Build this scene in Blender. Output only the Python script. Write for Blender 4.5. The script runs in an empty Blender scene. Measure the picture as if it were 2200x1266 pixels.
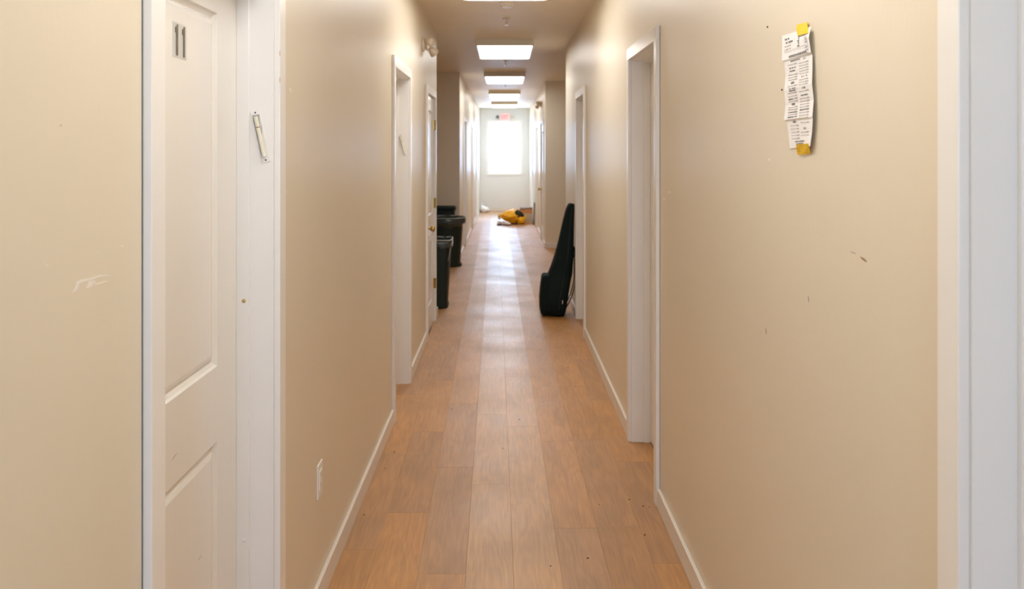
import bpy, bmesh, math, random
from mathutils import Vector, Matrix, noise
random.seed(7)
sc = bpy.context.scene
COL = sc.collection

# ------------------------------------------------------------------ camera, world, light, exposure
F, PX, PY, CH = 1790.0, 1083.0, 326.5, 1.545
cam_d = bpy.data.cameras.new('camera'); cam = bpy.data.objects.new('camera', cam_d); COL.objects.link(cam)
cam.location = (0, 0, CH); cam.rotation_euler = (math.pi/2, 0, 0)
cam_d.sensor_width = 36; cam_d.lens = 36*F/2200
cam_d.shift_x = (1100-PX)/2200; cam_d.shift_y = -(633-PY)/2200
cam_d.clip_start = 0.02; cam_d.clip_end = 200
cam_d.dof.use_dof = True; cam_d.dof.focus_distance = 2.6; cam_d.dof.aperture_fstop = 4.5
sc.camera = cam
vs = sc.view_settings
vs.view_transform = 'Standard'; vs.look = 'None'; vs.gamma = 1; vs.use_curve_mapping = False; vs.exposure = 0.0
W = bpy.data.worlds.new('overcast_sky'); sc.world = W; W.use_nodes = True
SKY_COL, SKY_STR = (0.47, 0.68, 1.0), 18.0
W.node_tree.nodes['Background'].inputs[0].default_value = (*SKY_COL, 1)
W.node_tree.nodes['Background'].inputs[1].default_value = SKY_STR
LAMP_COL, LAMP_STR = (1.0, 0.985, 0.95), 8.6
sc.cycles.use_denoising = True
sc.cycles.transparent_max_bounces = 32; sc.cycles.max_bounces = 10; sc.cycles.diffuse_bounces = 7; sc.cycles.glossy_bounces = 4
sc.cycles.sample_clamp_indirect = 40

def portal(name, x, y, z, w, h, rz):
    d = bpy.data.lights.new(name, 'AREA'); d.shape = 'RECTANGLE'; d.size = w; d.size_y = h
    o = bpy.data.objects.new(name, d); COL.objects.link(o)
    o.location = (x, y, z); o.rotation_euler = (math.pi/2, 0, rz); d.cycles.is_portal = True
END_Y = 21.7
portal('window_portal', 0.01, END_Y+0.13, 1.656, 0.84, 1.32, math.pi)   # daylight through the end window
REAR_Y = -2.2
portal('rear_window_portal', 0.02, REAR_Y-0.13, 1.6, 0.75, 1.2, 0)       # daylight through the window behind
CEIL = 2.685
LW, RW, RWF = 0.637, 0.678, 0.662   # wall faces: left, right, right far section
TH = 0.135

# ------------------------------------------------------------------ materials
def mat(name, col, rough=0.5, spec=0.5, metal=0.0, bump=0.0, bscale=(40, 40, 40), var=0.0, vscale=3.0, sheen=0.0, emit=None, estr=0, coat=0.0):
    m = bpy.data.materials.new(name); m.use_nodes = True; nt = m.node_tree; N = nt.nodes; L = nt.links
    b = N['Principled BSDF']
    b.inputs['Base Color'].default_value = (*col, 1); b.inputs['Roughness'].default_value = rough
    b.inputs['Metallic'].default_value = metal; b.inputs['Specular IOR Level'].default_value = spec
    b.inputs['Coat Weight'].default_value = coat; b.inputs['Coat Roughness'].default_value = 0.2
    if sheen: b.inputs['Sheen Weight'].default_value = sheen
    if emit: b.inputs['Emission Color'].default_value = (*emit, 1); b.inputs['Emission Strength'].default_value = estr
    geo = N.new('ShaderNodeNewGeometry')
    n1 = N.new('ShaderNodeTexNoise'); n1.inputs['Scale'].default_value = vscale; n1.inputs['Detail'].default_value = 4
    L.new(geo.outputs['Position'], n1.inputs['Vector'])
    mr = N.new('ShaderNodeMapRange'); mr.inputs['To Min'].default_value = 1-var; mr.inputs['To Max'].default_value = 1+var
    L.new(n1.outputs['Fac'], mr.inputs['Value'])
    mx = N.new('ShaderNodeVectorMath'); mx.operation = 'SCALE'; mx.inputs[0].default_value = col
    L.new(mr.outputs[0], mx.inputs['Scale']); L.new(mx.outputs[0], b.inputs['Base Color'])
    if bump:
        mp = N.new('ShaderNodeMapping'); mp.inputs['Scale'].default_value = bscale
        L.new(geo.outputs['Position'], mp.inputs['Vector'])
        n2 = N.new('ShaderNodeTexNoise'); n2.inputs['Scale'].default_value = 1; n2.inputs['Detail'].default_value = 3
        L.new(mp.outputs[0], n2.inputs['Vector'])
        bp = N.new('ShaderNodeBump'); bp.inputs['Strength'].default_value = bump; bp.inputs['Distance'].default_value = 0.002
        L.new(n2.outputs['Fac'], bp.inputs['Height']); L.new(bp.outputs[0], b.inputs['Normal'])
    return m
WALLC = (0.765, 0.68, 0.54)
M = {}
M['wall'] = mat('beige_eggshell_paint', WALLC, 0.40, 0.6, bump=0.25, bscale=(120, 120, 45), var=0.035, vscale=1.6)
M['ceiling'] = mat('beige_ceiling_paint', (0.90, 0.815, 0.67), 0.5, 0.4, bump=0.2, bscale=(80, 80, 80), var=0.03)
M['wall_end'] = mat('wall_paint_with_daylight', (0.78, 0.79, 0.79), 0.4, 0.5, bump=0.2, bscale=(120, 120, 45), var=0.02)  # wall paint made paler: far-end daylight is put into the colour
M['trim'] = mat('white_gloss_trim', (0.86, 0.835, 0.80), 0.28, 0.5, bump=0.10, bscale=(60, 60, 8), var=0.02, vscale=5)
M['door'] = mat('white_door_paint', (0.84, 0.82, 0.785), 0.18, 0.5, bump=0.12, bscale=(90, 90, 12), var=0.015, vscale=5)
M['base'] = mat('worn_white_baseboard', (0.80, 0.75, 0.68), 0.35, 0.5, bump=0.15, bscale=(30, 30, 30), var=0.06, vscale=9)
M['dark_gap'] = mat('dark_gap', (0.03, 0.022, 0.015), 0.9)
M['brass'] = mat('aged_brass', (0.52, 0.36, 0.12), 0.3, metal=1.0)
M['chrome'] = mat('satin_chrome', (0.75, 0.75, 0.73), 0.2, metal=1.0)
M['white_plastic'] = mat('white_plastic', (0.85, 0.83, 0.79), 0.35)
M['beige_plastic'] = mat('beige_plastic', (0.70, 0.60, 0.47), 0.4)
M['lens'] = mat('lamp_lens', (0.9, 0.88, 0.82), 0.15)
M['fixture'] = mat('fixture_enamel', (0.78, 0.74, 0.62), 0.4)
M['diffuser'] = mat('lit_diffuser', (0.9, 0.9, 0.9), 0.5, emit=LAMP_COL, estr=LAMP_STR)
M['metal'] = mat('sprinkler_metal', (0.8, 0.79, 0.76), 0.25, metal=0.9)
M['plastic_black'] = mat('dark_green_black_plastic', (0.010, 0.020, 0.017), 0.5, 0.35, bump=0.3, bscale=(60, 60, 60))
M['liner'] = mat('bin_liner', (0.05, 0.06, 0.055), 0.22, 0.6, bump=1.0, bscale=(50, 50, 50))
M['liner_glint'] = mat('liner_edge_highlight', (0.55, 0.58, 0.55), 0.25, 0.6)  # specular highlight of the black liner, put into a pale colour
M['bag'] = mat('black_nylon', (0.005, 0.012, 0.011), 0.75, 0.2, bump=0.6, bscale=(300, 300, 300), var=0.3, vscale=30)
M['strap'] = mat('black_strap', (0.008, 0.010, 0.010), 0.7)
M['yellow'] = mat('yellow_orange_nylon', (0.95, 0.50, 0.008), 0.5, bump=0.6, bscale=(25, 25, 25), var=0.12, vscale=14)
M['black_panel'] = mat('black_fabric', (0.02, 0.02, 0.012), 0.7)
M['card'] = mat('brown_cardboard', (0.62, 0.31, 0.13), 0.8, var=0.05)
M['card_pale'] = mat('pale_cardboard', (0.62, 0.56, 0.45), 0.8, var=0.05)
M['card_dark'] = mat('carton_print', (0.10, 0.055, 0.05), 0.7)
M['blue_print'] = mat('blue_grey_print', (0.12, 0.15, 0.24), 0.6)
M['board'] = mat('dark_grey_board', (0.16, 0.15, 0.14), 0.6)
M['white_bag'] = mat('white_plastic_bag', (0.93, 0.93, 0.94), 0.3, bump=0.5, bscale=(30, 30, 30))
M['shoe'] = mat('white_leather', (0.85, 0.85, 0.88), 0.4)
M['rubber'] = mat('dark_rubber', (0.05, 0.05, 0.06), 0.6)
M['paper'] = mat('white_paper', (0.90, 0.89, 0.885), 0.6, 0.3, var=0.01)
M['ink'] = mat('grey_ink', (0.20, 0.19, 0.19), 0.7)
M['ink_pale'] = mat('pale_ink', (0.50, 0.46, 0.46), 0.7)
M['tape'] = mat('yellow_paper_tape', (0.92, 0.60, 0.035), 0.6, var=0.05, vscale=60)
M['sticker'] = mat('silver_sticker', (0.60, 0.605, 0.58), 0.4)
M['digit'] = mat('bronze_digit', (0.16, 0.125, 0.085), 0.35, var=0.5, vscale=70)
M['chip'] = mat('pale_filler', (0.86, 0.80, 0.72), 0.6)
M['scuff'] = mat('brown_scuff', (0.36, 0.24, 0.13), 0.7)
M['scuff_grey'] = mat('grey_scuff', (0.42, 0.38, 0.34), 0.7)
M['wood_raw'] = mat('bare_wood', (0.55, 0.32, 0.14), 0.7)
M['scroll'] = mat('cream_scroll', (0.80, 0.75, 0.60), 0.6)
M['subfloor'] = mat('subfloor', (0.20, 0.11, 0.05), 0.6)
M['exit_face'] = mat('exit_face', (0.8, 0.5, 0.5), 0.5, emit=(1.0, 0.42, 0.42), estr=0.55)
M['exit_red'] = mat('exit_letters', (0.8, 0.05, 0.04), 0.5, emit=(1.0, 0.12, 0.12), estr=1.0)
M['debris'] = mat('dark_debris', (0.05, 0.03, 0.02), 0.8)

def glass_mat(name, tint, fac):
    m = bpy.data.materials.new(name); m.use_nodes = True; nt = m.node_tree; N = nt.nodes; L = nt.links
    for n in list(N): N.remove(n)
    o = N.new('ShaderNodeOutputMaterial'); t = N.new('ShaderNodeBsdfTransparent'); g = N.new('ShaderNodeBsdfGlossy')
    t.inputs[0].default_value = (*tint, 1); g.inputs[1].default_value = 0.05
    mx = N.new("ShaderNodeMixShader"); mx.inputs[0].default_value = fac
    L.new(t.outputs[0], mx.inputs[1]); L.new(g.outputs[0], mx.inputs[2]); L.new(mx.outputs[0], o.inputs[0])
    return m
M['glass'] = glass_mat('window_glass', (0.98, 0.99, 1.0), 0.04)
M['clear'] = glass_mat('clear_plastic', (0.99, 0.99, 0.992), 0.025)

def floor_mat():
    m = bpy.data.materials.new('oak_vinyl_plank'); m.use_nodes = True; nt = m.node_tree; N = nt.nodes; L = nt.links
    b = N['Principled BSDF']
    tc = N.new('ShaderNodeTexCoord'); oi = N.new('ShaderNodeObjectInfo')
    off = N.new('ShaderNodeVectorMath'); off.operation = 'MULTIPLY_ADD'
    cmb = N.new('ShaderNodeCombineXYZ')
    for i in range(3): L.new(oi.outputs['Random'], cmb.inputs[i])
    off.inputs[1].default_value = (37, 71, 13); L.new(cmb.outputs[0], off.inputs[0]); L.new(tc.outputs['Object'], off.inputs[2])
    def mapped(scale):
        mp = N.new('ShaderNodeMapping'); mp.inputs['Scale'].default_value = scale; L.new(off.outputs[0], mp.inputs[0]); return mp
    # cathedral rings: strongly distorted bands along the plank
    mpw = mapped((7, 1.0, 1)); nz = N.new('ShaderNodeTexNoise'); nz.inputs['Scale'].default_value = 1.3; nz.inputs['Detail'].default_value = 2
    L.new(mpw.outputs[0], nz.inputs['Vector'])
    mul = N.new('ShaderNodeMath'); mul.operation = 'MULTIPLY'; mul.inputs[1].default_value = 9.0; L.new(nz.outputs['Fac'], mul.inputs[0])
    wv = N.new('ShaderNodeMath'); wv.operation = 'PINGPONG'; wv.inputs[1].default_value = 0.5; L.new(mul.outputs[0], wv.inputs[0])
    mpf = mapped((130, 5, 1)); nf = N.new('ShaderNodeTexNoise'); nf.inputs['Scale'].default_value = 1; nf.inputs['Detail'].default_value = 5; nf.inputs['Roughness'].default_value = 0.6
    L.new(mpf.outputs[0], nf.inputs['Vector'])
    mpl = mapped((9, 2.2, 1)); nl = N.new('ShaderNodeTexNoise'); nl.inputs['Scale'].default_value = 1; nl.inputs['Detail'].default_value = 3
    L.new(mpl.outputs[0], nl.inputs['Vector'])
    # combine to a value factor
    a1 = N.new('ShaderNodeMapRange'); a1.inputs['From Max'].default_value = 0.5; a1.inputs['To Min'].default_value = 0.93; a1.inputs['To Max'].default_value = 1.05; L.new(wv.outputs[0], a1.inputs[0])
    a2 = N.new('ShaderNodeMapRange'); a2.inputs['From Min'].default_value = 0.3; a2.inputs['From Max'].default_value = 0.7; a2.inputs['To Min'].default_value = 0.86; a2.inputs['To Max'].default_value = 1.12; L.new(nf.outputs['Fac'], a2.inputs[0])
    a3 = N.new('ShaderNodeMapRange'); a3.inputs['From Min'].default_value = 0.3; a3.inputs['From Max'].default_value = 0.7; a3.inputs['To Min'].default_value = 0.90; a3.inputs['To Max'].default_value = 1.10; L.new(nl.outputs['Fac'], a3.inputs[0])
    p1 = N.new('ShaderNodeMath'); p1.operation = 'MULTIPLY'; L.new(a1.outputs[0], p1.inputs[0]); L.new(a2.outputs[0], p1.inputs[1])
    p2 = N.new('ShaderNodeMath'); p2.operation = 'MULTIPLY'; L.new(p1.outputs[0], p2.inputs[0]); L.new(a3.outputs[0], p2.inputs[1])
    sc_ = N.new('ShaderNodeVectorMath'); sc_.operation = 'SCALE'; L.new(oi.outputs['Color'], sc_.inputs[0]); L.new(p2.outputs[0], sc_.inputs['Scale'])
    # greyish wear patches
    nw = N.new('ShaderNodeTexNoise'); nw.inputs['Scale'].default_value = 2.4; nw.inputs['Detail'].default_value = 5
    geo = N.new('ShaderNodeNewGeometry'); L.new(geo.outputs['Position'], nw.inputs['Vector'])
    rw = N.new('ShaderNodeMapRange'); rw.inputs['From Min'].default_value = 0.5; rw.inputs['From Max'].default_value = 0.72; rw.inputs['To Max'].default_value = 0.35; L.new(nw.outputs['Fac'], rw.inputs[0])
    mxc = N.new('ShaderNodeMix'); mxc.data_type = 'RGBA'; L.new(rw.outputs[0], mxc.inputs['Factor']); L.new(sc_.outputs[0], mxc.inputs['A']); mxc.inputs['B'].default_value = (0.33, 0.22, 0.13, 1)
    L.new(mxc.outputs['Result'], b.inputs['Base Color'])
    # gloss: worn vinyl, a little uneven; alpha of the object colour raises the gloss of the trodden rows
    rr = N.new('ShaderNodeMapRange'); rr.inputs['From Min'].default_value = 0.3; rr.inputs['From Max'].default_value = 0.7; rr.inputs['To Min'].default_value = 0.44; rr.inputs['To Max'].default_value = 0.55; L.new(nw.outputs['Fac'], rr.inputs[0])
    ra = N.new('ShaderNodeMath'); ra.operation = 'MULTIPLY'; L.new(rr.outputs[0], ra.inputs[0]); L.new(oi.outputs['Alpha'], ra.inputs[1])
    L.new(ra.outputs[0], b.inputs['Roughness']); b.inputs['Specular IOR Level'].default_value = 0.75; b.inputs['Coat Weight'].default_value = 0.50; b.inputs['Coat IOR'].default_value = 1.5; b.inputs['Coat Roughness'].default_value = 0.42; L.new(ra.outputs[0], b.inputs['Coat Roughness'])
    bp = N.new('ShaderNodeBump'); bp.inputs['Strength'].default_value = 0.35; bp.inputs['Distance'].default_value = 0.001
    L.new(nf.outputs['Fac'], bp.inputs['Height'])
    nb = N.new('ShaderNodeTexNoise'); nb.inputs['Scale'].default_value = 5.0; nb.inputs['Detail'].default_value = 3
    mb = N.new('ShaderNodeMapping'); mb.inputs['Scale'].default_value = (1, 0.8, 1); L.new(geo.outputs['Position'], mb.inputs[0]); L.new(mb.outputs[0], nb.inputs['Vector'])
    bp2 = N.new('ShaderNodeBump'); bp2.inputs['Strength'].default_value = 0.25; bp2.inputs['Distance'].default_value = 0.006
    L.new(nb.outputs['Fac'], bp2.inputs['Height']); L.new(bp.outputs[0], bp2.inputs['Normal']); L.new(bp2.outputs[0], b.inputs['Normal'])
    return m
M['plank'] = floor_mat()

# ------------------------------------------------------------------ helpers
def obj(name, bm, m, parent=None, smooth=False, bevel=0.0, loc=None):
    me = bpy.data.meshes.new(name); 
    bmesh.ops.recalc_face_normals(bm, faces=bm.faces)
    bm.to_mesh(me); bm.free(); me.materials.append(M[m] if isinstance(m, str) else m)
    if smooth:
        for p in me.polygons: p.use_smooth = True
    o = bpy.data.objects.new(name, me); COL.objects.link(o)
    if parent: o.parent = parent
    if loc: o.location = loc
    if bevel:
        md = o.modifiers.new('bevel', 'BEVEL'); md.width = bevel; md.segments = 2; md.limit_method = 'ANGLE'; md.angle_limit = 0.6
    return o
def box(bm, x0, x1, y0, y1, z0, z1):
    if x0 > x1: x0, x1 = x1, x0
    if y0 > y1: y0, y1 = y1, y0
    v = [bm.verts.new((x, y, z)) for x in (x0, x1) for y in (y0, y1) for z in (z0, z1)]
    for f in ((0, 1, 3, 2), (4, 6, 7, 5), (0, 4, 5, 1), (2, 3, 7, 6), (0, 2, 6, 4), (1, 5, 7, 3)): bm.faces.new([v[i] for i in f])
def bxs(*args):
    bm = bmesh.new()
    for a in args: box(bm, *a)
    return bm
def loft(bm, rings, cap0=True, cap1=True):
    vr = [[bm.verts.new(p) for p in r] for r in rings]
    n = len(vr[0])
    for a, b in zip(vr, vr[1:]):
        for i in range(n): bm.faces.new((a[i], a[(i+1) % n], b[(i+1) % n], b[i]))
    if cap0: bm.faces.new(list(reversed(vr[0])))
    if cap1: bm.faces.new(vr[-1])
def ring(cx, cy, z, a, b, n=32, e=2.0):
    out = []
    for i in range(n):
        t = 2*math.pi*i/n; c, s = math.cos(t), math.sin(t)
        out.append((cx + a*math.copysign(abs(c)**(2/e), c), cy + b*math.copysign(abs(s)**(2/e), s), z))
    return out
def lathe(bm, prof, n=24, mtx=None):
    rings = [[(r*math.cos(2*math.pi*i/n), r*math.sin(2*math.pi*i/n), z) for i in range(n)] for r, z in prof]
    if mtx: rings = [[tuple(mtx @ Vector(p)) for p in r] for r in rings]
    loft(bm, rings)
def tube(bm, pts, r, n=8):
    pts = [Vector(p) for p in pts]; rings = []
    for i, p in enumerate(pts):
        d = (pts[min(i+1, len(pts)-1)] - pts[max(i-1, 0)]).normalized()
        u = d.orthogonal().normalized() if abs(d.z) > 0.95 else d.cross(Vector((0, 0, 1))).normalized()
        v = d.cross(u)
        rings.append([tuple(p + r*(math.cos(2*math.pi*k/n)*u + math.sin(2*math.pi*k/n)*v)) for k in range(n)])
    loft(bm, rings)
def prism(bm, pts, off):
    off = Vector(off)
    a = [bm.verts.new(p) for p in pts]; b = [bm.verts.new(tuple(Vector(p)+off)) for p in pts]; n = len(pts)
    bm.faces.new(a); bm.faces.new(list(reversed(b)))
    for i in range(n): bm.faces.new((a[i], b[i], b[(i+1) % n], a[(i+1) % n]))
def empty(name, loc):
    o = bpy.data.objects.new(name, None); COL.objects.link(o); o.location = loc; o.empty_display_size = 0.1; return o
def tag(o, label, cat, group=None):
    o['label'] = label; o['category'] = cat
    if group: o['group'] = group
    return o
def struct(o, label=None):
    o['kind'] = 'structure'
    if label: o['label'] = label
    return o
def axis_mtx(loc, direction):
    d = Vector(direction).normalized()
    return Matrix.Translation(Vector(loc)) @ d.to_track_quat('Z', 'Y').to_matrix().to_4x4()

# ------------------------------------------------------------------ openings: (side, y0, y1)
DOORS = {
 1: ('L', 1.532, 2.302), 2: ('L', 4.789, 5.545), 3: ('L', 6.843, 7.595),
 4: ('R', 0.44, 1.207), 5: ('R', 3.691, 4.435), 6: ('R', 6.99, 7.70),
 7: ('LF', 13.05, 13.85), 8: ('LF', 16.15, 16.95), 9: ('LF', 18.75, 19.5),
 10: ('RF', 13.95, 14.85), 11: ('RF', 16.4, 17.15), 12: ('RF', 18.9, 19.65),
}
DH = 2.03; CW = 0.065; JT = 0.02
A0, A1 = 7.86, 11.93     # left alcove
B0, B1 = 9.16, 13.38     # right alcove
AX = 2.5                 # alcove depth to the side
def wall_run(name, s, w, y0, y1, keys):
    bm = bmesh.new(); x0, x1 = s*w, s*(w+TH); y = y0
    for k in keys:
        a, b = DOORS[k][1]-JT, DOORS[k][2]+JT
        box(bm, x0, x1, y, a, -0.05, CEIL); box(bm, x0, x1, a, b, DH+JT, CEIL); y = b
    box(bm, x0, x1, y, y1, -0.05, CEIL)
    return struct(obj(name, bm, 'wall'))
wl = wall_run('wall_left', -1, LW, REAR_Y, A0, (1, 2, 3))
wr = wall_run('wall_right', 1, RW, REAR_Y, B0, (4, 5, 6))
wlf = wall_run('wall_left_far', -1, LW, A1, END_Y, (7, 8, 9))
wrf = wall_run('wall_right_far', 1, RWF, B1, END_Y, (10, 11, 12))
struct(obj('wall_left_alcove_back', bxs((-AX, -LW-TH, A1, A1+TH, -0.05, CEIL)), 'wall'))
struct(obj('wall_left_alcove_front', bxs((-AX, -LW-TH, A0-TH, A0, -0.05, CEIL)), 'wall'))
struct(obj('wall_left_alcove_side', bxs((-AX-TH, -AX, A0-TH, A1+TH, -0.05, CEIL)), 'wall'))
struct(obj('wall_right_alcove_back', bxs((RWF+TH, AX, B1, B1+TH, -0.05, CEIL)), 'wall'))
struct(obj('wall_right_alcove_front', bxs((RW+TH, AX, B0-TH, B0, -0.05, CEIL)), 'wall'))
struct(obj('wall_right_alcove_side', bxs((AX, AX+TH, B0-TH, B1+TH, -0.05, CEIL)), 'wall'))
struct(obj('ceiling', bxs((-AX-TH, AX+TH, REAR_Y-TH, END_Y+TH, CEIL, CEIL+0.12)), 'ceiling'))
def wall_cross(name, y0, y1, xa, xb, wx0, wx1, wz0, wz1, m='wall'):
    return struct(obj(name, bxs((xa, wx0, y0, y1, -0.05, CEIL), (wx1, xb, y0, y1, -0.05, CEIL), (wx0, wx1, y0, y1, -0.05, wz0), (wx0, wx1, y0, y1, wz1, CEIL)), m))
WX0, WX1, WZ0, WZ1 = -0.415, 0.435, 0.985, 2.325
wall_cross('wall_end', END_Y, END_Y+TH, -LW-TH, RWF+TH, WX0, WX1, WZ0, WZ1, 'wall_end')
wall_cross('wall_rear', REAR_Y-TH, REAR_Y, -LW-TH, RW+TH, -0.375, 0.415, 0.98, 2.22)

# unseen side rooms with windows, added to brighten the far end of the corridor
for side, s_, w in (('left', -1, LW), ('right', 1, RWF)):
    xa, xb = s_*(w+TH), s_*3.2; y0, y1 = 17.9, 20.5; t = 0.12
    bm = bmesh.new()
    box(bm, xa, xb, y0-t, y0, -0.05, CEIL); box(bm, xa, xb, y1, y1+t, -0.05, CEIL)
    wy0, wy1, wz0, wz1 = 18.4, 20.0, 0.7, 2.4; xo = xb+s_*t
    box(bm, xb, xo, y0-t, wy0, -0.05, CEIL); box(bm, xb, xo, wy1, y1+t, -0.05, CEIL); box(bm, xb, xo, wy0, wy1, -0.05, wz0); box(bm, xb, xo, wy0, wy1, wz1, CEIL)
    struct(obj('wall_added_room_'+side, bm, 'wall_end'))
    struct(obj('floor_added_room_'+side, bxs((s_*2.62, xo, y0-t, y1+t, -0.05, 0.0)), 'subfloor'))
    struct(obj('ceiling_added_room_'+side, bxs((s_*2.64, xo, y0-t, y1+t, CEIL, CEIL+0.12)), 'ceiling'))
    bm = bmesh.new()
    for a, b in ((wy0, wy0+0.05), (wy1-0.05, wy1), ((wy0+wy1)/2-0.03, (wy0+wy1)/2+0.03)): box(bm, xb+s_*0.03, xb+s_*0.08, a, b, wz0, wz1)
    for a, b in ((wz0, wz0+0.05), (wz1-0.05, wz1)): box(bm, xb+s_*0.03, xb+s_*0.08, wy0+0.05, wy1-0.05, a, b)
    o = struct(obj('window_3_added' if s_ < 0 else 'window_4_added', bm, 'trim'))  # added window, feeds daylight to the far end
    g = obj('pane', bxs((xb+s_*0.05, xb+s_*0.054, wy0+0.05, wy1-0.05, wz0+0.05, wz1-0.05)), 'glass', o)
    d = bpy.data.lights.new('added_window_portal', 'AREA'); d.shape = 'RECTANGLE'; d.size = 1.7; d.size_y = 1.5; d.cycles.is_portal = True
    po_ = bpy.data.objects.new('added_window_portal', d); COL.objects.link(po_); po_.location = (xo+s_*0.02, 19.2, 1.55); po_.rotation_euler = (0, s_*math.pi/2, 0)

# ------------------------------------------------------------------ floor and planks
floor = struct(obj('floor', bxs((-AX-TH, AX+TH, REAR_Y-TH, END_Y+TH, -0.05, -0.006)), 'subfloor'))
PW, PL, YAW = 0.1755, 1.03, 0.0101
def clip(poly, axis, lim, keep_less):
    out = []
    for i in range(len(poly)):
        a, b = poly[i], poly[(i+1) % len(poly)]
        ia = (a[axis] <= lim) == keep_less or a[axis] == lim; ib = (b[axis] <= lim) == keep_less or b[axis] == lim
        if ia: out.append(a)
        if ia != ib:
            t = (lim-a[axis])/(b[axis]-a[axis]); out.append((a[0]+t*(b[0]-a[0]), a[1]+t*(b[1]-a[1])))
    return out
def region(y):   # open floor x-range for a plank centred at y
    return None
# each row is cut by the wall lines; rooms: corridor, left alcove, right alcove, door recesses
ROWPHASE = {0: 0.565, -1: 0.78, -2: 0.99, -3: 0.48, 1: 0.326, 2: 0.34, 3: 0.03, -4: 0.15, 4: 0.6}
BASEC = {0: (0.47, 0.265, 0.125), -1: (0.47, 0.265, 0.125)}
def plank_color(row, j):
    rnd = random.Random(row*101+j*17+3); v = rnd.uniform(0.95, 1.06); g = rnd.random()
    c = Vector((0.52, 0.25, 0.066))
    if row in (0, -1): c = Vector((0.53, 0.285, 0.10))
    if g > 0.80: c = c.lerp(Vector((0.36, 0.20, 0.095)), 0.38)
    if (row, j) in DARK: c = Vector((0.46, 0.235, 0.085))
    return c*v
DARK = {(-2, 3), (1, 2), (2, 3)}
plank_mesh = {}
def add_plank(row, j, poly_w, cx, cy):
    # poly_w is in plank-local axes
    xs = [p[0] for p in poly_w]; ys = [p[1] for p in poly_w]
    if max(xs)-min(xs) < 0.012 or max(ys)-min(ys) < 0.03: return
    key = tuple((round(p[0], 3), round(p[1], 3)) for p in poly_w)
    me = plank_mesh.get(key)
    if me is None:
        bm = bmesh.new(); g = 0.00015; c = 0.0005
        mx, my = (max(xs)+min(xs))/2, (max(ys)+min(ys))/2
        def ins(d):
            hx, hy = (max(xs)-min(xs))/2, (max(ys)-min(ys))/2
            return [(mx+(p[0]-mx)*(1-d/hx), my+(p[1]-my)*(1-d/hy)) for p in poly_w]
        a = ins(g); b = ins(g+c)
        loft(bm, [[(x, y, -0.0065) for x, y in a], [(x, y, -0.0005) for x, y in a], [(x, y, 0) for x, y in b]])
        bmesh.ops.recalc_face_normals(bm, faces=bm.faces)
        me = bpy.data.meshes.new('plank'); bm.to_mesh(me); bm.free(); me.materials.append(M['plank']); plank_mesh[key] = me
    o = bpy.data.objects.new('plank', me); COL.objects.link(o); o.parent = floor
    rnd = random.Random(row*31+j*7)
    edge = max(0, abs(row+0.5)-1)
    roll = math.copysign(1, row+0.5)*(0.06+0.09*min(edge, 3))*(0.8+0.4*rnd.random()) if edge > 0.2 else rnd.uniform(-0.04, 0.04)
    o.location = (cx, cy, 0); o.rotation_euler = (math.radians(rnd.uniform(-0.05, 0.05)), math.radians(-roll*0.6), YAW)
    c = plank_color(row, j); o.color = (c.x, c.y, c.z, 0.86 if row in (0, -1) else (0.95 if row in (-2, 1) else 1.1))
rects = [(-LW-0.105, RW+0.105, -1.1, END_Y)]
def clip_rect(poly, r):
    for ax, lim, less in ((0, r[0], False), (0, r[1], True), (1, r[2], False), (1, r[3], True)):
        poly = clip(poly, ax, lim, less)
        if len(poly) < 3: return []
    return poly
ca, sa = math.cos(YAW), math.sin(YAW)
count = 0
for row in range(-10, 11):
    for j in range(-3, 25):
        ph = ROWPHASE.get(row, (row*0.37) % 1)
        v0 = j*PL + ph; cy0 = v0+PL/2; cx0 = 0.065+(row+0.5)*PW
        cx = cx0*ca - (cy0)*sa; cy = cx0*sa + cy0*ca
        cor = [(cx+dx*ca-dy*sa, cy+dx*sa+dy*ca) for dx, dy in ((-PW/2, -PL/2), (PW/2, -PL/2), (PW/2, PL/2), (-PW/2, PL/2))]
        rs = []
        if cy < -0.6: continue
        in_l = A0 < cy+PL/2 and cy-PL/2 < A1; in_r = B0 < cy+PL/2 and cy-PL/2 < B1
        xl = -AX if in_l else -LW+0.002; xr = AX if in_r else RW-0.002
        if any(DOORS[k][1] < cy+PL/2 and cy-PL/2 < DOORS[k][2] for k in (1, 2)): xl = min(xl, -LW-0.1)
        if any(DOORS[k][1] < cy+PL/2 and cy-PL/2 < DOORS[k][2] for k in (4, 5, 6)): xr = max(xr, RW+0.1)
        if cx+PW/2 < xl or cx-PW/2 > xr: continue
        if in_l and cx < -LW-0.1:
            if cx < -1.25: continue
            r = (-AX, 9, A0+0.002, A1-0.002)
        elif in_r and cx > RW+0.1 and xr > RW+0.2:
            if cx > 1.25: continue
            r = (-9, AX, B0+0.002, B1-0.002)
        else:
            # door recess on either side lets the edge plank run under the jambs
            l_ = -LW-0.1 if any(DOORS[k][1] < cy+PL/2 and cy-PL/2 < DOORS[k][2] for k in (1, 2)) else -LW+0.002
            r_ = RW+0.1 if any(DOORS[k][1] < cy+PL/2 and cy-PL/2 < DOORS[k][2] for k in (4, 5, 6)) else (RW if cy < B1 else RWF)-0.002
            if in_l: l_ = -0.8
            if in_r: r_ = 0.84
            r = (l_, r_, -1.1, END_Y-0.002)
        poly = clip_rect(cor, r)
        if len(poly) < 3: continue
        loc = [((x-cx)*ca+(y-cy)*sa, -(x-cx)*sa+(y-cy)*ca) for x, y in poly]
        add_plank(row, j, loc, cx, cy); count += 1
print('PLANKS', count)

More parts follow.
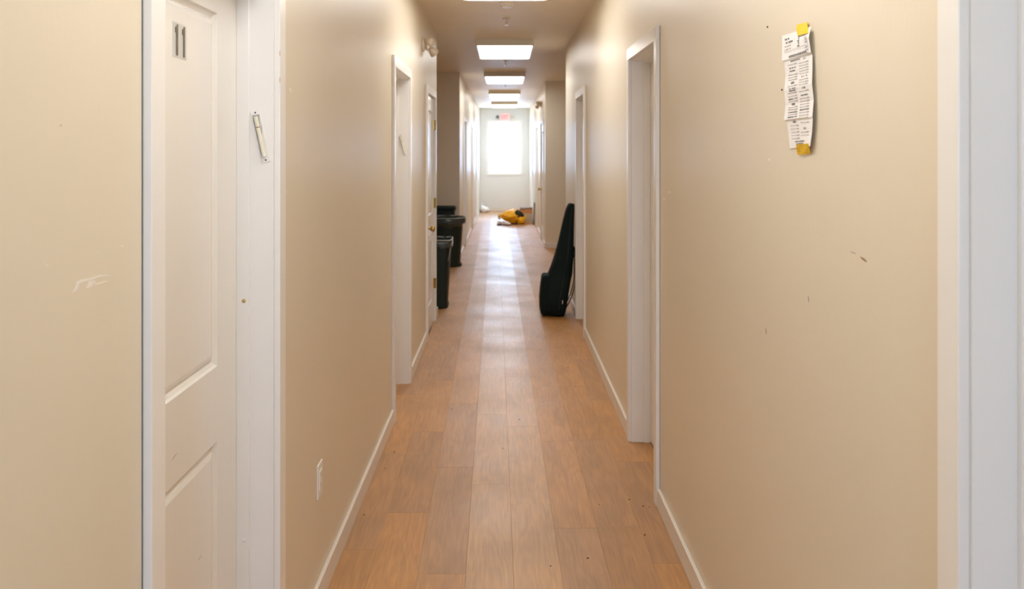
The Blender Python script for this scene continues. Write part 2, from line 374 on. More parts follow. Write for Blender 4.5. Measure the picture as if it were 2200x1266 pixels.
# ------------------------------------------------------------------ baseboards
BH, BT = 0.085, 0.0143
def baseboard(name, runs):
    bm = bmesh.new()
    for r in runs: box(bm, *r, 0, BH)
    return struct(obj(name, bm, 'base', bevel=0.003))
def gaps(keys, y0, y1):
    out = []; y = y0
    for k in keys:
        out.append((y, DOORS[k][1]-CW-0.006)); y = DOORS[k][2]+CW+0.006
    out.append((y, y1)); return out
baseboard('baseboard_left', [(-LW, -LW+BT, a, b) for a, b in gaps((1, 2, 3), REAR_Y, A0)])
baseboard('baseboard_right', [(RW-BT, RW, a, b) for a, b in gaps((4, 5, 6), REAR_Y, B0)])
baseboard('baseboard_left_far', [(-LW, -LW+BT, a, b) for a, b in gaps((7, 8, 9), A1, END_Y-BT)])
baseboard('baseboard_right_far', [(RWF-BT, RWF, a, b) for a, b in gaps((10, 11, 12), B1, END_Y-BT)])
baseboard('baseboard_end', [(-LW, RWF, END_Y-BT, END_Y)])
baseboard('baseboard_left_alcove', [(-AX, -LW, A1-BT, A1)])
baseboard('baseboard_right_alcove', [(RWF, AX, B1-BT, B1)])

# ------------------------------------------------------------------ doors
def door(k, flush=False, near=True, hw=True):
    side, y0, y1 = DOORS[k]; s = -1 if side[0] == 'L' else 1
    w = LW if s < 0 else (RW if side == 'R' else RWF)
    X = lambda u: s*(w+u)
    root = struct(empty('door_%d' % k, (X(0), (y0+y1)/2, 0)))
    root['label'] = DOORLAB[k]
    org = Vector(root.location)
    def P(name, bm, m, parent=None, bevel=0.0, smooth=False):
        bmesh.ops.translate(bm, verts=bm.verts, vec=-org)
        return obj(name, bm, m, parent or root, bevel=bevel, smooth=smooth)
    CT = 0.017; rv = 0.005
    for a, b in ((y0-CW, y0-rv), (y1+rv, y1+CW)):
        bm = bmesh.new()   # moulded casing with a stepped back edge
        inner, outer = (b, a) if a < y0 else (a, b)
        box(bm, X(0), X(-CT), min(inner, outer), max(inner, outer), 0, DH+rv+0.0)
        P('side_casing', bm, 'trim', bevel=0.002)
    P('head_casing', bxs((X(0), X(-CT), y0-CW, y1+CW, DH+rv, DH+CW+0.002)), 'trim', bevel=0.002)
    if k in (1, 5): P('open_joint', bxs((X(0.001), X(-0.0003), y0-CW-0.0022, y0-CW+0.0005, 0.085 if k == 5 else 0, DH+CW)), 'dark_gap')
    for a, b in ((y0-JT, y0), (y1, y1+JT)): P('side_jamb', bxs((X(0.0), X(TH+0.012), a, b, 0, DH)), 'trim')
    P('head_jamb', bxs((X(0.0), X(TH+0.012), y0-JT, y1+JT, DH, DH+JT)), 'trim')
    fu = 0.006 if flush else 0.0998; lt = 0.036
    st0, st1 = (fu+lt, fu+lt+0.03) if flush else (fu-0.034, fu)
    P('door_stop', bxs((X(st0), X(st1), y0, y0+0.011, 0, DH-0.011), (X(st0), X(st1), y1-0.011, y1, 0, DH-0.011), (X(st0), X(st1), y0, y1, DH-0.011, DH)), 'trim', bevel=0.0015)
    # leaf: stiles and rails, two panels
    la, lb, z0, z1 = y0+0.003, y1-0.003, 0.008, DH-0.003
    st = 0.155 if k == 1 else 0.12
    pz = ((0.22, 0.806), (0.991, 1.905))
    bm = bxs((X(fu), X(fu+lt), la, la+st, z0, z1), (X(fu), X(fu+lt), lb-st, lb, z0, z1))
    for za, zb in ((z0, pz[0][0]), (pz[0][1], pz[1][0]), (pz[1][1], z1)): box(bm, X(fu), X(fu+lt), la+st, lb-st, za, zb)
    if k in OPEN: bm.free(); return root, X, fu, P, org
    leaf = P('door_leaf', bm, 'door')
    for za, zb in pz:
        bm = bmesh.new(); prof = ((0, 0), (0.004, -0.0), (0.008, 0.006), (0.018, 0.011), (0.022, 0.011), (0.026, 0.007), (0.036, 0.004), (0.038, 0.0035))
        def rect(d, dep): return [(X(fu+dep), la+st+d, za+d), (X(fu+dep), lb-st-d, za+d), (X(fu+dep), lb-st-d, zb-d), (X(fu+dep), la+st+d, zb-d)]
        loft(bm, [rect(d, dep) for d, dep in prof], cap0=False)
        P('door_panel', bm, 'door', leaf)
        bm = bxs((X(fu+0.02), X(fu+lt-0.002), la+st, lb-st, za, zb)); P('panel_core', bm, 'door', leaf)
    # dark reveal behind leaf so no light leaks round it
    P('door_backing', bxs((X(fu+lt+0.032), X(fu+lt+0.036), y0-0.001, y1+0.001, 0, DH)), 'dark_gap')
    return root, X, fu, P, org
DOORLAB = {
 1: 'white two-panel door numbered 11 in its white frame', 2: 'second doorway on the left wall with a deep white jamb',
 3: 'white door with brass hinges just before the left alcove', 4: 'doorway at the right edge of the photo with a cool white jamb',
 5: 'doorway on the right wall beyond the taped sheet', 6: 'doorway on the right wall before the guitar bag',
 7: 'first far doorway left beyond the bins', 8: 'second far doorway left beyond the bins', 9: 'last doorway left before the end wall',
 10: 'white far door with a knob right beyond the alcove', 11: 'second far doorway on the right', 12: 'last doorway on the right before the end wall'}
def knob(P, X, fu, y, z, parent=None, m='brass', s=1, rose=0.031):
    bm = bmesh.new()
    dirv = (-s, 0, 0)
    lathe(bm, ((0.0, -0.001), (rose, -0.001), (rose, 0.004), (0.018, 0.010), (0.011, 0.014), (0.011, 0.030), (0.020, 0.036), (0.026, 0.046), (0.026, 0.056), (0.019, 0.066), (0.0, 0.069)), 24, axis_mtx((X(fu), y, z), dirv))
    return P('knob', bm, m, parent, smooth=True)
OPEN = (9, 12)  # leaves left out so daylight from the added rooms reaches the corridor
built = {}
for k in DOORS:
    built[k] = door(k, flush=k in (3, 10))
r, X, fu, P, org = built[1]
knob(P, X, fu, 1.618, 0.909, s=-1)
# sticker 11
pl = P('number_plate', bxs((X(fu+0.0036), X(fu+0.0030), 1.860, 1.941, 1.758, 1.838)), 'sticker')
for a in (1.8785, 1.9195):
    # the digit 1: stem with a flag on the left
    pts = [(0.000, -0.035), (0.0095, -0.035), (0.0095, 0.035), (0.004, 0.035), (0.001, 0.030), (-0.006, 0.0275), (-0.006, 0.016), (0.000, 0.016)]
    bm = bmesh.new(); prism(bm, [(X(fu+0.0023), a+p, 1.7985+q) for p, q in pts], (0.0007, 0, 0)); P('digit', bm, 'digit', pl)
# small round hole and screw on the far jamb of door 11 (filled holes)
for z, m in ((1.545-(645-PY)/777, 'brass'), (1.545-(1157-PY)/777, 'white_plastic')):
    bm = bmesh.new(); lathe(bm, ((0, -0.001), (0.0055, -0.001), (0.005, 0.002), (0, 0.003)), 12, axis_mtx((-(1083-527)/777, 2.2915, z), (0, -1, 0))); P('screw_head', bm, m)
# bare wood nicks on the casing edge
for yp in (115, 172): P('paint_nick', bxs((-0.621, -0.6195, 2.3055, 2.3065, 1.545+(PY-yp-6)/775, 1.545+(PY-yp+5)/775)), 'wood_raw')
# scuffs on the leaf
def leaf_scuff(xa, ya, xb, yb, wd=0.0025):
    def pt(x, y): D = 1790*(LW+fu-0.0006)/(1083-x); return Vector((-(LW+fu-0.0006), D, 1.545-(y-PY)*D/1790))
    a, b = pt(xa, ya), pt(xb, yb); n = (b-a).normalized().cross(Vector((1, 0, 0)))*wd/2; c = (a+b)/2
    bm = bmesh.new(); prism(bm, [tuple(a), tuple(c+n), tuple(b), tuple(c-n)], (0.0005, 0, 0)); P('scuff', bm, 'scuff_grey')
leaf_scuff(368, 990, 381, 973); leaf_scuff(426, 1204, 433, 1193)
leaf_scuff(338, 624, 350, 612, 0.0015) if False else None
r, X, fu, P, org = built[3]
knob(P, X, fu, 6.935, 0.905, s=-1)
bm = bmesh.new(); lathe(bm, ((0, -0.001), (0.028, -0.001), (0.027, 0.010), (0.015, 0.014), (0, 0.015)), 20, axis_mtx((X(fu), 6.935, 1.02), (1, 0, 0))); P('deadbolt', bm, 'chrome', smooth=True)
for z in (0.35, 1.08, 1.79):
    bm = bmesh.new(); tube(bm, [(X(-0.010), 7.597, z-0.045), (X(-0.010), 7.597, z+0.045)], 0.0075, 10); box(bm, X(-0.003), X(0.006), 7.565, 7.597, z-0.045, z+0.045)
    P('hinge', bm, 'brass')
r, X, fu, P, org = built[10]
knob(P, X, fu, 14.77, 0.885, s=1, m='brass')
bm = bmesh.new(); lathe(bm, ((0, -0.001), (0.03, -0.001), (0.028, 0.012), (0, 0.014)), 20, axis_mtx((X(fu), 14.77, 1.02), (-1, 0, 0))); P('deadbolt', bm, 'chrome', smooth=True)

# ------------------------------------------------------------------ windows
def window(name, x0, x1, z0, z1, y, d, label):   # y = room face, d = +1 outwards direction
    root = struct(empty(name, ((x0+x1)/2, y, z0))); root['label'] = label; org = Vector(root.location)
    def P(n, bm, m, parent=None, bevel=0.0):
        bmesh.ops.translate(bm, verts=bm.verts, vec=-org); return obj(n, bm, m, parent or root, bevel=bevel)
    c = 0.055
    for a, b in ((x0-c, x0), (x1, x1+c)): P('side_casing', bxs((a, b, y, y-d*0.018, z0-c, z1+c)), 'trim', bevel=0.002)
    P('head_casing', bxs((x0, x1, y, y-d*0.018, z1, z1+c)), 'trim', bevel=0.002)
    P('sill', bxs((x0-0.0, x1+0.0, y, y-d*0.022, z0-c, z0)), 'trim', bevel=0.003)
    P('window_frame', bxs((x0, x0+0.012, y, y+d*TH, z0, z1), (x1-0.012, x1, y, y+d*TH, z0, z1), (x0, x1, y, y+d*TH, z1-0.012, z1), (x0, x1, y, y+d*TH, z0, z0+0.012)), 'trim')
    zm = z0+(z1-z0)*0.497
    for za, zb, yy in ((z0+0.012, zm+0.018, y+d*0.055), (zm-0.018, z1-0.012, y+d*0.09)):
        s_ = 0.026; xa, xb = x0+0.012, x1-0.012
        sash = P('sash', bxs((xa, xa+s_, yy, yy+d*0.03, za, zb), (xb-s_, xb, yy, yy+d*0.03, za, zb), (xa+s_, xb-s_, yy, yy+d*0.03, za, za+0.045), (xa+s_, xb-s_, yy, yy+d*0.03, zb-0.045, zb)), 'trim')
        P('pane', bxs((xa+s_, xb-s_, yy+d*0.013, yy+d*0.016, za+0.036, zb-0.036)), 'glass', sash)
    P('sash_lock', bxs(((x0+x1)/2-0.03, (x0+x1)/2+0.03, y+d*0.05, y+d*0.075, zm+0.018, zm+0.028)), 'white_plastic')
window('window_1', WX0, WX1, WZ0, WZ1, END_Y, 1, 'bright white sash window in the end wall')
window('window_2', -0.375, 0.415, 0.98, 2.22, REAR_Y, -1, 'sash window in the wall behind the viewer')

# ------------------------------------------------------------------ ceiling lights
def ceiling_light(y0, label):
    root = tag(empty('ceiling_light', (0.008, y0+0.61, CEIL)), label, 'ceiling light', 'surface-mounted fluorescent ceiling lights')
    hw, hl, h = 0.297, 0.61, 0.068
    obj('housing', bxs((-hw+0.004, hw-0.004, -hl+0.012, hl-0.012, -0.022, 0)), 'fixture', root)
    for y in (-hl, hl-0.014): obj('end_cap', bxs((-hw, hw, y, y+0.014, -h, 0)), 'fixture', root, bevel=0.003)
    for s in (-1, 1): obj('side_rail', bxs((s*hw, s*(hw-0.02), -hl+0.014, hl-0.014, -h+0.006, -0.0)), 'white_plastic', root, bevel=0.003)
    bm = bmesh.new(); w = hw-0.021; pr = [(-w, -0.023), (-w, -h+0.012), (-w+0.004, -h+0.004), (-w+0.014, -h), (w-0.014, -h), (w-0.004, -h+0.004), (w, -h+0.012), (w, -0.023)]
    prism(bm, [(x, -hl+0.015, z) for x, z in pr], (0, 2*hl-0.03, 0)); obj('diffuser', bm, 'diffuser', root)
for y0, lab in ((0.95, 'ceiling light above door 11, just out of the photo'), (4.69, 'nearest ceiling light, cut off by the top edge of the photo'),
                (8.40, 'largest fully visible ceiling light, rectangular with a tan end'), (11.88, 'third ceiling light, level with the start of the far passage'),
                (15.5, 'fourth ceiling light, second from the end wall'), (18.95, 'last ceiling light, right above the exit sign')):
    ceiling_light(y0, lab)
# sprinklers
def sprinkler(y, label):
    root = tag(empty('sprinkler_head', (0.02, y, CEIL)), label, 'sprinkler', 'pendent sprinkler heads on the ceiling')
    bm = bmesh.new(); lathe(bm, ((0.0, 0), (0.034, 0), (0.032, -0.006), (0.012, -0.010), (0, -0.010)), 24); obj('escutcheon', bm, 'metal', root, smooth=True)
    bm = bmesh.new(); lathe(bm, ((0.008, -0.008), (0.008, -0.024), (0.005, -0.026), (0.005, -0.05)), 12)
    for s in (-1, 1): tube(bm, [(s*0.007, 0, -0.020), (s*0.015, 0, -0.032), (s*0.010, 0, -0.046), (0, 0, -0.054)], 0.0022, 6)
    obj('frame', bm, 'metal', root)
    bm = bmesh.new(); lathe(bm, ((0.0, -0.054), (0.016, -0.054), (0.016, -0.056), (0, -0.058)), 16); obj('deflector', bm, 'metal', root)
for y, lab in ((7.12, 'nearest sprinkler head, between the first two ceiling lights'), (10.45, 'sprinkler head just behind the second ceiling light'), (13.9, 'sprinkler head just behind the third ceiling light'), (17.4, 'sprinkler head between the last two ceiling lights')):
    sprinkler(y, lab)
det = tag(empty('smoke_detector', (0.02, 6.33, CEIL)), 'round white smoke detector behind the nearest ceiling light', 'smoke detector')
bm = bmesh.new(); lathe(bm, ((0, 0), (0.055, 0), (0.055, -0.012), (0.050, -0.016), (0, -0.016)), 32); obj('base_plate', bm, 'white_plastic', det, smooth=False)
bm = bmesh.new(); lathe(bm, ((0.046, -0.0155), (0.046, -0.032), (0.034, -0.042), (0, -0.045)), 32); obj('cover', bm, 'white_plastic', det, smooth=False)

# ------------------------------------------------------------------ emergency lights
def emergency(s, w, yc, zc, label):
    root = tag(empty('emergency_light', (s*w, yc, zc)), label, 'emergency light', 'twin-head emergency lamps high on the walls')
    bm = bmesh.new(); lathe(bm, ((0, 0), (0.058, 0), (0.058, 0.008), (0.050, 0.018), (0.024, 0.026), (0, 0.028)), 28, axis_mtx((0, 0, 0), (-s, 0, 0))); obj('wall_canopy', bm, 'beige_plastic', root, smooth=True)
    for c, d in (((-s*0.058, -0.045, 0.018), (-s*0.75, -0.35, -0.40)), ((-s*0.062, 0.20, -0.030), (-s*0.55, 0.60, -0.55))):
        c = Vector(c); d = Vector(d).normalized()
        bm = bmesh.new(); lathe(bm, ((0, -0.034), (0.018, -0.034), (0.026, -0.022), (0.036, 0.012), (0.040, 0.026), (0.036, 0.028), (0.034, 0.022), (0, 0.020)), 24, axis_mtx(c, d))
        hd = obj('lamp_head', bm, 'beige_plastic', root, smooth=True)
        bm = bmesh.new(); lathe(bm, ((0, 0.021), (0.033, 0.0225), (0.022, 0.027), (0, 0.029)), 24, axis_mtx(c, d)); obj('lens', bm, 'beige_plastic', hd, smooth=True)
        bm = bmesh.new(); tube(bm, [(-s*0.015, 0, -0.015), (-s*0.035, c.y*0.4, -0.034), tuple(c-d*0.026)], 0.010, 10); obj('swivel_arm', bm, 'beige_plastic', root)
emergency(-1, LW, 6.50, 2.385, 'beige twin-head emergency light high on the left wall')
emergency(1, RWF, 14.65, 2.385, 'twin-head emergency light high on the far right wall')

# ------------------------------------------------------------------ exit sign
ex = tag(empty('exit_sign', (0.02, END_Y, 2.45)), 'red EXIT sign with two lamp heads above the end window', 'exit sign')
obj('housing', bxs((-0.13, 0.13, -0.05, 0, -0.10, 0.10)), 'white_plastic', ex, bevel=0.006)
fc = obj('sign_face', bxs((-0.12, 0.12, -0.0525, -0.050, -0.09, 0.09)), 'exit_face', ex)
cu = bpy.data.curves.new('EXIT', 'FONT'); cu.body = 'EXIT'; cu.size = 0.155; cu.align_x = 'CENTER'; cu.align_y = 'CENTER'; cu.extrude = 0.001; cu.offset = 0.002; cu.resolution_u = 2
to = bpy.data.objects.new('t', cu); COL.objects.link(to); bpy.context.view_layer.update()
me = bpy.data.meshes.new_from_object(to.evaluated_get(bpy.context.evaluated_depsgraph_get())); bpy.data.objects.remove(to)
me.transform(Matrix.Translation((0, -0.0535, 0)) @ Matrix.Rotation(math.pi/2, 4, 'X') @ Matrix.Scale(0.62, 4, (1, 0, 0)) @ Matrix.Scale(1.0, 4)); me.materials.clear(); me.materials.append(M['exit_red'])
to = bpy.data.objects.new('exit_lettering', me); COL.objects.link(to); to.parent = ex
for s in (-1, 1):
    bm = bmesh.new(); lathe(bm, ((0, -0.04), (0.03, -0.035), (0.045, 0.02), (0.042, 0.025), (0, 0.02)), 20, axis_mtx((s*0.19, -0.06, 0.005), (s*0.2, -0.9, -0.35))); obj('lamp_head', bm, 'board' if s < 0 else 'beige_plastic', ex, smooth=True)
    bm = bmesh.new(); tube(bm, [(s*0.125, -0.025, -0.02), (s*0.17, -0.03, 0.0)], 0.012, 8); obj('arm', bm, 'white_plastic', ex)

# ------------------------------------------------------------------ mezuzahs
def mezuzah(cx, y, cz, tilt, label):
    root = tag(empty('mezuzah', (cx, y, cz)), label, 'mezuzah', 'clear plastic mezuzah cases on door jambs')
    root.rotation_euler = (0, tilt, 0)
    hl, hw, t = 0.073, 0.0125, 0.012
    bm = bmesh.new(); prism(bm, [(-hw, 0, -hl), (hw, 0, -hl), (hw, 0, hl), (-hw, 0, hl)], (0, -0.002, 0)); obj('back_plate', bm, 'white_plastic', root)
    bm = bmesh.new()
    pr = [(math.cos(a)*0.0105, -0.002-math.sin(a)*t) for a in [math.pi*i/10 for i in range(11)]]
    prism(bm, [(x, yy, -hl+0.012) for x, yy in pr], (0, 0, 2*hl-0.024)); obj('clear_cover', bm, 'clear', root)
    bm = bmesh.new(); lathe(bm, ((0, -hl+0.016), (0.0055, -hl+0.016), (0.0055, hl-0.018), (0, hl-0.018)), 14, Matrix.Translation((0, -0.0072, 0))); obj('rolled_scroll', bm, 'scroll', root, smooth=False)
    bm = bmesh.new(); lathe(bm, ((0, 0.024), (0.0060, 0.024), (0.0060, 0.0265), (0, 0.0265)), 14, Matrix.Translation((0, -0.0072, 0))); obj('thread', bm, 'scuff', root)
    for z in (-hl+0.006, hl-0.006):
        bm = bmesh.new(); lathe(bm, ((0, 0), (0.0024, 0), (0.0018, 0.0018), (0, 0.0022)), 10, axis_mtx((0, -0.002, z), (0, -1, 0))); obj('screw', bm, 'rubber', root)
mezuzah(-(1083-560.5)/777, 2.302, 1.588, math.radians(-12.5), 'clear plastic mezuzah with cream scroll on the jamb beside door 11')
mezuzah(-(1083-865)/322.8, 5.545, 1.592, math.radians(-12.5), 'clear plastic mezuzah on the jamb of the second left doorway')

# ------------------------------------------------------------------ outlet
ou = tag(empty('wall_outlet', (-LW, 2.868, 0.417)), 'beige wall outlet low on the left wall beyond door 11', 'outlet')
obj('cover_plate', bxs((0, 0.005, -0.036, 0.036, -0.058, 0.058)), 'white_plastic', ou, bevel=0.002)
rc = obj('receptacle', bxs((0.004, 0.0075, -0.017, 0.017, -0.034, 0.034)), 'white_plastic', ou, bevel=0.001)
bm = bmesh.new()
for z in (-0.017, 0.017):
    for y in (-0.006, 0.006): box(bm, 0.0075, 0.0078, y-0.001, y+0.001, z-0.004, z+0.004)
obj('slots', bm, 'rubber', rc)['kind'] = 'stuff'

# ------------------------------------------------------------------ paper sheet on the right wall
def wpt(x, y, off=0.0):   # a point of the right wall plane, off metres out from it
    Xw = RW-off; D = 1790*Xw/(x-1083); return Vector((Xw, D, 1.545-(y-PY)*D/1790))
paper = tag(empty('paper_sheet', wpt(1719, 190)), 'white creased printed sheet taped to the right wall', 'paper')
po = Vector(paper.location)
# rows: (left px, right px, offset from the wall left / right)
rows = [((1681, 77), (1748, 57), 0.001, 0.006), ((1683, 103), (1751, 80), 0.003, 0.014), ((1685, 131), (1752, 112), 0.006, 0.010), ((1688.5, 134), (1751, 117), 0.004, 0.006),
        ((1690, 165), (1753, 150), 0.003, 0.008), ((1690, 195), (1755, 180), 0.006, 0.011), ((1690, 227), (1756, 215), 0.003, 0.008), ((1690.5, 258), (1757, 250), 0.007, 0.012), ((1693.5, 260), (1756, 256), 0.004, 0.010), ((1696, 290), (1754, 285), 0.002, 0.010), ((1697.5, 319), (1752, 314), 0.001, 0.012)]
NC = 8
def sheet_pt(r, u, lift=0.0):
    i = min(int(r), len(rows)-2); t = r-i
    def P2(k, u):
        (l, rr, a, b) = rows[k]; A = wpt(*l, 0.001); B = wpt(*rr, 0.001)
        p = A.lerp(B, u); p.x -= a+(b-a)*u*u; return p
    p = P2(i, u).lerp(P2(i+1, u), t); p.x -= lift; return p-po
bm = bmesh.new(); g = [[bm.verts.new(sheet_pt(r, c/NC)) for c in range(NC+1)] for r in range(len(rows))]
for r in range(len(rows)-1):
    for c in range(NC): bm.faces.new((g[r][c], g[r][c+1], g[r+1][c+1], g[r+1][c]))
sh = obj('sheet', bm, 'paper', paper); md = sh.modifiers.new('thickness', 'SOLIDIFY'); md.thickness = 0.0004
# flat print: rows of small dashes, too small to read in the photo
ink, pale = bmesh.new(), bmesh.new(); rp = random.Random(5)
def dash(bm, r, u0, u1, h):
    vs_ = [bm.verts.new(sheet_pt(rr, uu, 0.0009)) for rr, uu in ((r-h/2, u0), (r-h/2, u1), (r+h/2, u1), (r+h/2, u0))]; bm.faces.new(vs_)
def word(bm, r, u0, u1, h, n):
    wdt = (u1-u0)/n
    for i in range(n):
        if rp.random() < 0.12: continue
        dash(bm, r, u0+i*wdt, u0+(i+0.72)*wdt, h*rp.uniform(0.7, 1.0))
word(ink, 0.42, 0.11, 0.27, 0.15, 6); word(ink, 0.72, 0.11, 0.40, 0.17, 9); word(pale, 1.02, 0.10, 0.36, 0.10, 10); word(pale, 1.25, 0.10, 0.33, 0.10, 9)
dash(pale, 1.42, 0.09, 0.95, 0.035)
for i in range(5): word(ink, 0.55+i*0.18, 0.56+0.01*(i % 2), 0.64, 0.13, 3)
for i, r in enumerate((0.3, 0.5, 0.85, 1.0, 1.2, 1.55, 1.75, 1.98)): word(pale if i > 2 else ink, r, 0.84, 0.94, 0.11, 4)
word(ink, 1.86, 0.26, 0.88, 0.20, 11); word(ink, 3.05, 0.24, 0.60, 0.10, 14)
word(ink, 3.10, 0.70, 0.78, 0.16, 3)
L_ = [('i', 3.28), ('h', 3.52), ('h', 3.72), ('i', 3.98), ('i', 4.16), ('i', 4.34), ('H', 4.56), ('i', 4.78), ('h', 4.98), ('h', 5.12), ('i', 5.26), ('i', 5.48), ('b', 5.66), ('i', 5.82), ('H', 6.0), ('i', 6.2), ('i', 6.36), ('b', 6.54), ('i', 6.70), ('b', 6.86), ('i', 7.06), ('H', 8.1), ('i', 8.36), ('i', 8.6), ('i', 8.84), ('i', 9.08), ('i', 9.3)]
R_ = [('i', 3.34), ('i', 3.52), ('i', 3.70), ('i', 3.88), ('i', 4.06), ('h', 4.28), ('i', 4.5), ('i', 4.68), ('i', 4.86), ('H', 5.1), ('i', 5.3), ('h', 5.56), ('i', 5.76), ('i', 5.94), ('i', 6.12), ('i', 6.30), ('b', 6.48), ('i', 6.66), ('i', 6.84), ('i', 7.02), ('i', 7.2), ('i', 8.2), ('H', 8.62), ('i', 8.9), ('i', 9.12)]
for lst, a, b in ((L_, 0.14, 0.47), (R_, 0.55, 0.88)):
    for kd, r in lst:
        if kd == 'i': dash(pale, r, a, b, 0.035); word(ink, r, a, a+0.03, 0.07, 1); word(pale, r, b-0.09, b, 0.10, 4)
        elif kd == 'H': word(ink, r, (a+b)/2-0.06, (a+b)/2+0.06, 0.17, 5)
        elif kd == 'h': word(ink, r, (a+b)/2-0.12, (a+b)/2+0.12, 0.10, 9)
        else: word(ink, r, a, b, 0.10, 13)
word(ink, 9.55, 0.28, 0.72, 0.11, 16); word(ink, 9.72, 0.32, 0.70, 0.10, 8)
obj('bold_print', ink, 'ink', paper)['kind'] = 'stuff'; obj('fine_print', pale, 'ink_pale', paper)['kind'] = 'stuff'
def tape_piece(px, label, offs):
    pts = [wpt(x, y, o) for (x, y), o in zip(px, offs)]; c = sum(pts, Vector())/4
    root = empty('tape_piece', c); tag(root, label, 'tape', 'yellow tape squares holding the sheet')
    bm = bmesh.new(); n = 4; gr = [[bm.verts.new((pts[0].lerp(pts[1], i/n)).lerp(pts[3].lerp(pts[2], i/n), j/n)-c+Vector((-0.0008*math.sin(i*1.9+j), 0, 0))) for i in range(n+1)] for j in range(n+1)]
    for j in range(n):
        for i in range(n): bm.faces.new((gr[j][i], gr[j][i+1], gr[j+1][i+1], gr[j+1][i]))
    o = obj('tape_square', bm, 'tape', root); md = o.modifiers.new('thickness', 'SOLIDIFY'); md.thickness = 0.0006
tape_piece(((1711.5, 54), (1735, 47), (1736.5, 71), (1713.5, 77)), 'upper yellow tape square at the top of the sheet', (0.0025, 0.003, 0.0125, 0.009))
tape_piece(((1711, 311), (1737.5, 308), (1740.5, 330), (1714, 333.5)), 'lower yellow tape square at the bottom of the sheet', (0.011, 0.013, 0.003, 0.0025))

# ------------------------------------------------------------------ marks on the walls
def mark(parent, side, pts, m, name='paint_chip'):
    s, w = (-1, LW) if side == 'L' else (1, RW)
    P3 = []
    for x, y in pts:
        D = 1790*w/abs(x-1083); P3.append((s*w, D, 1.545-(y-PY)*D/1790))
    bm = bmesh.new(); prism(bm, P3, (-s*0.0006, 0, 0)); obj(name, bm, m, parent)
mark(wl, 'L', [(156, 628), (162, 620), (166, 606), (176, 601), (192, 599), (202, 596), (214, 592), (232, 590.5), (241, 592), (224, 594), (207, 598), (196, 603), (178, 606), (170, 611), (166, 622)], 'chip')
mark(wl, 'L', [(196, 600), (201, 606), (200, 613), (193, 618), (186, 619), (190, 612), (192, 604)], 'chip')
mark(wl, 'L', [(199, 604), (204, 612), (208, 611), (203, 602)], 'chip')
mark(wl, 'L', [(207, 612), (217, 607), (232, 604), (230, 606), (214, 611)], 'chip')
for x, y, q in ((101, 570, 3.5), (94, 563, 2.5), (210, 541, 2), (262, 529, 2.5)): mark(wl, 'L', [(x-q, y), (x, y-q*.7), (x+q, y), (x, y+q*.7)], 'chip')
mark(wl, 'L', [(621, 188), (625, 190), (627, 197), (623, 199), (620, 194)], 'chip')
for x, y in ((613, 411), (617, 412)): mark(wl, 'L', [(x-1, y-3), (x+1, y-3), (x+2, y+3), (x, y+3)], 'chip')
mark(wl, 'L', [(129, 268), (132, 268), (131, 271), (129, 271)], 'scuff_grey', 'scuff')
mark(wr, 'R', [(1828, 540), (1839, 544), (1840, 546), (1830, 543)], 'scuff_grey', 'scuff')
mark(wr, 'R', [(1848, 551), (1857, 555), (1863, 562), (1860, 563), (1852, 557)], 'scuff', 'scuff')
for x, y in ((1649, 58), (1680, 193)): mark(wr, 'R', [(x-1.5, y-1.5), (x+1, y-2), (x+1.5, y+2), (x-1, y+2)], 'rubber', 'nail_hole')
for x, y in ((1652, 343), (1427, 427), (1438, 413)): mark(wr, 'R', [(x-2, y-2), (x+1, y-3), (x+2, y+2), (x-1, y+3)], 'chip')
for x, y in ((1646, 712), (1737, 643)): mark(wr, 'R', [(x-1, y-6), (x+0.5, y-6), (x+1.5, y+6), (x, y+6)], 'scuff_grey', 'scuff')

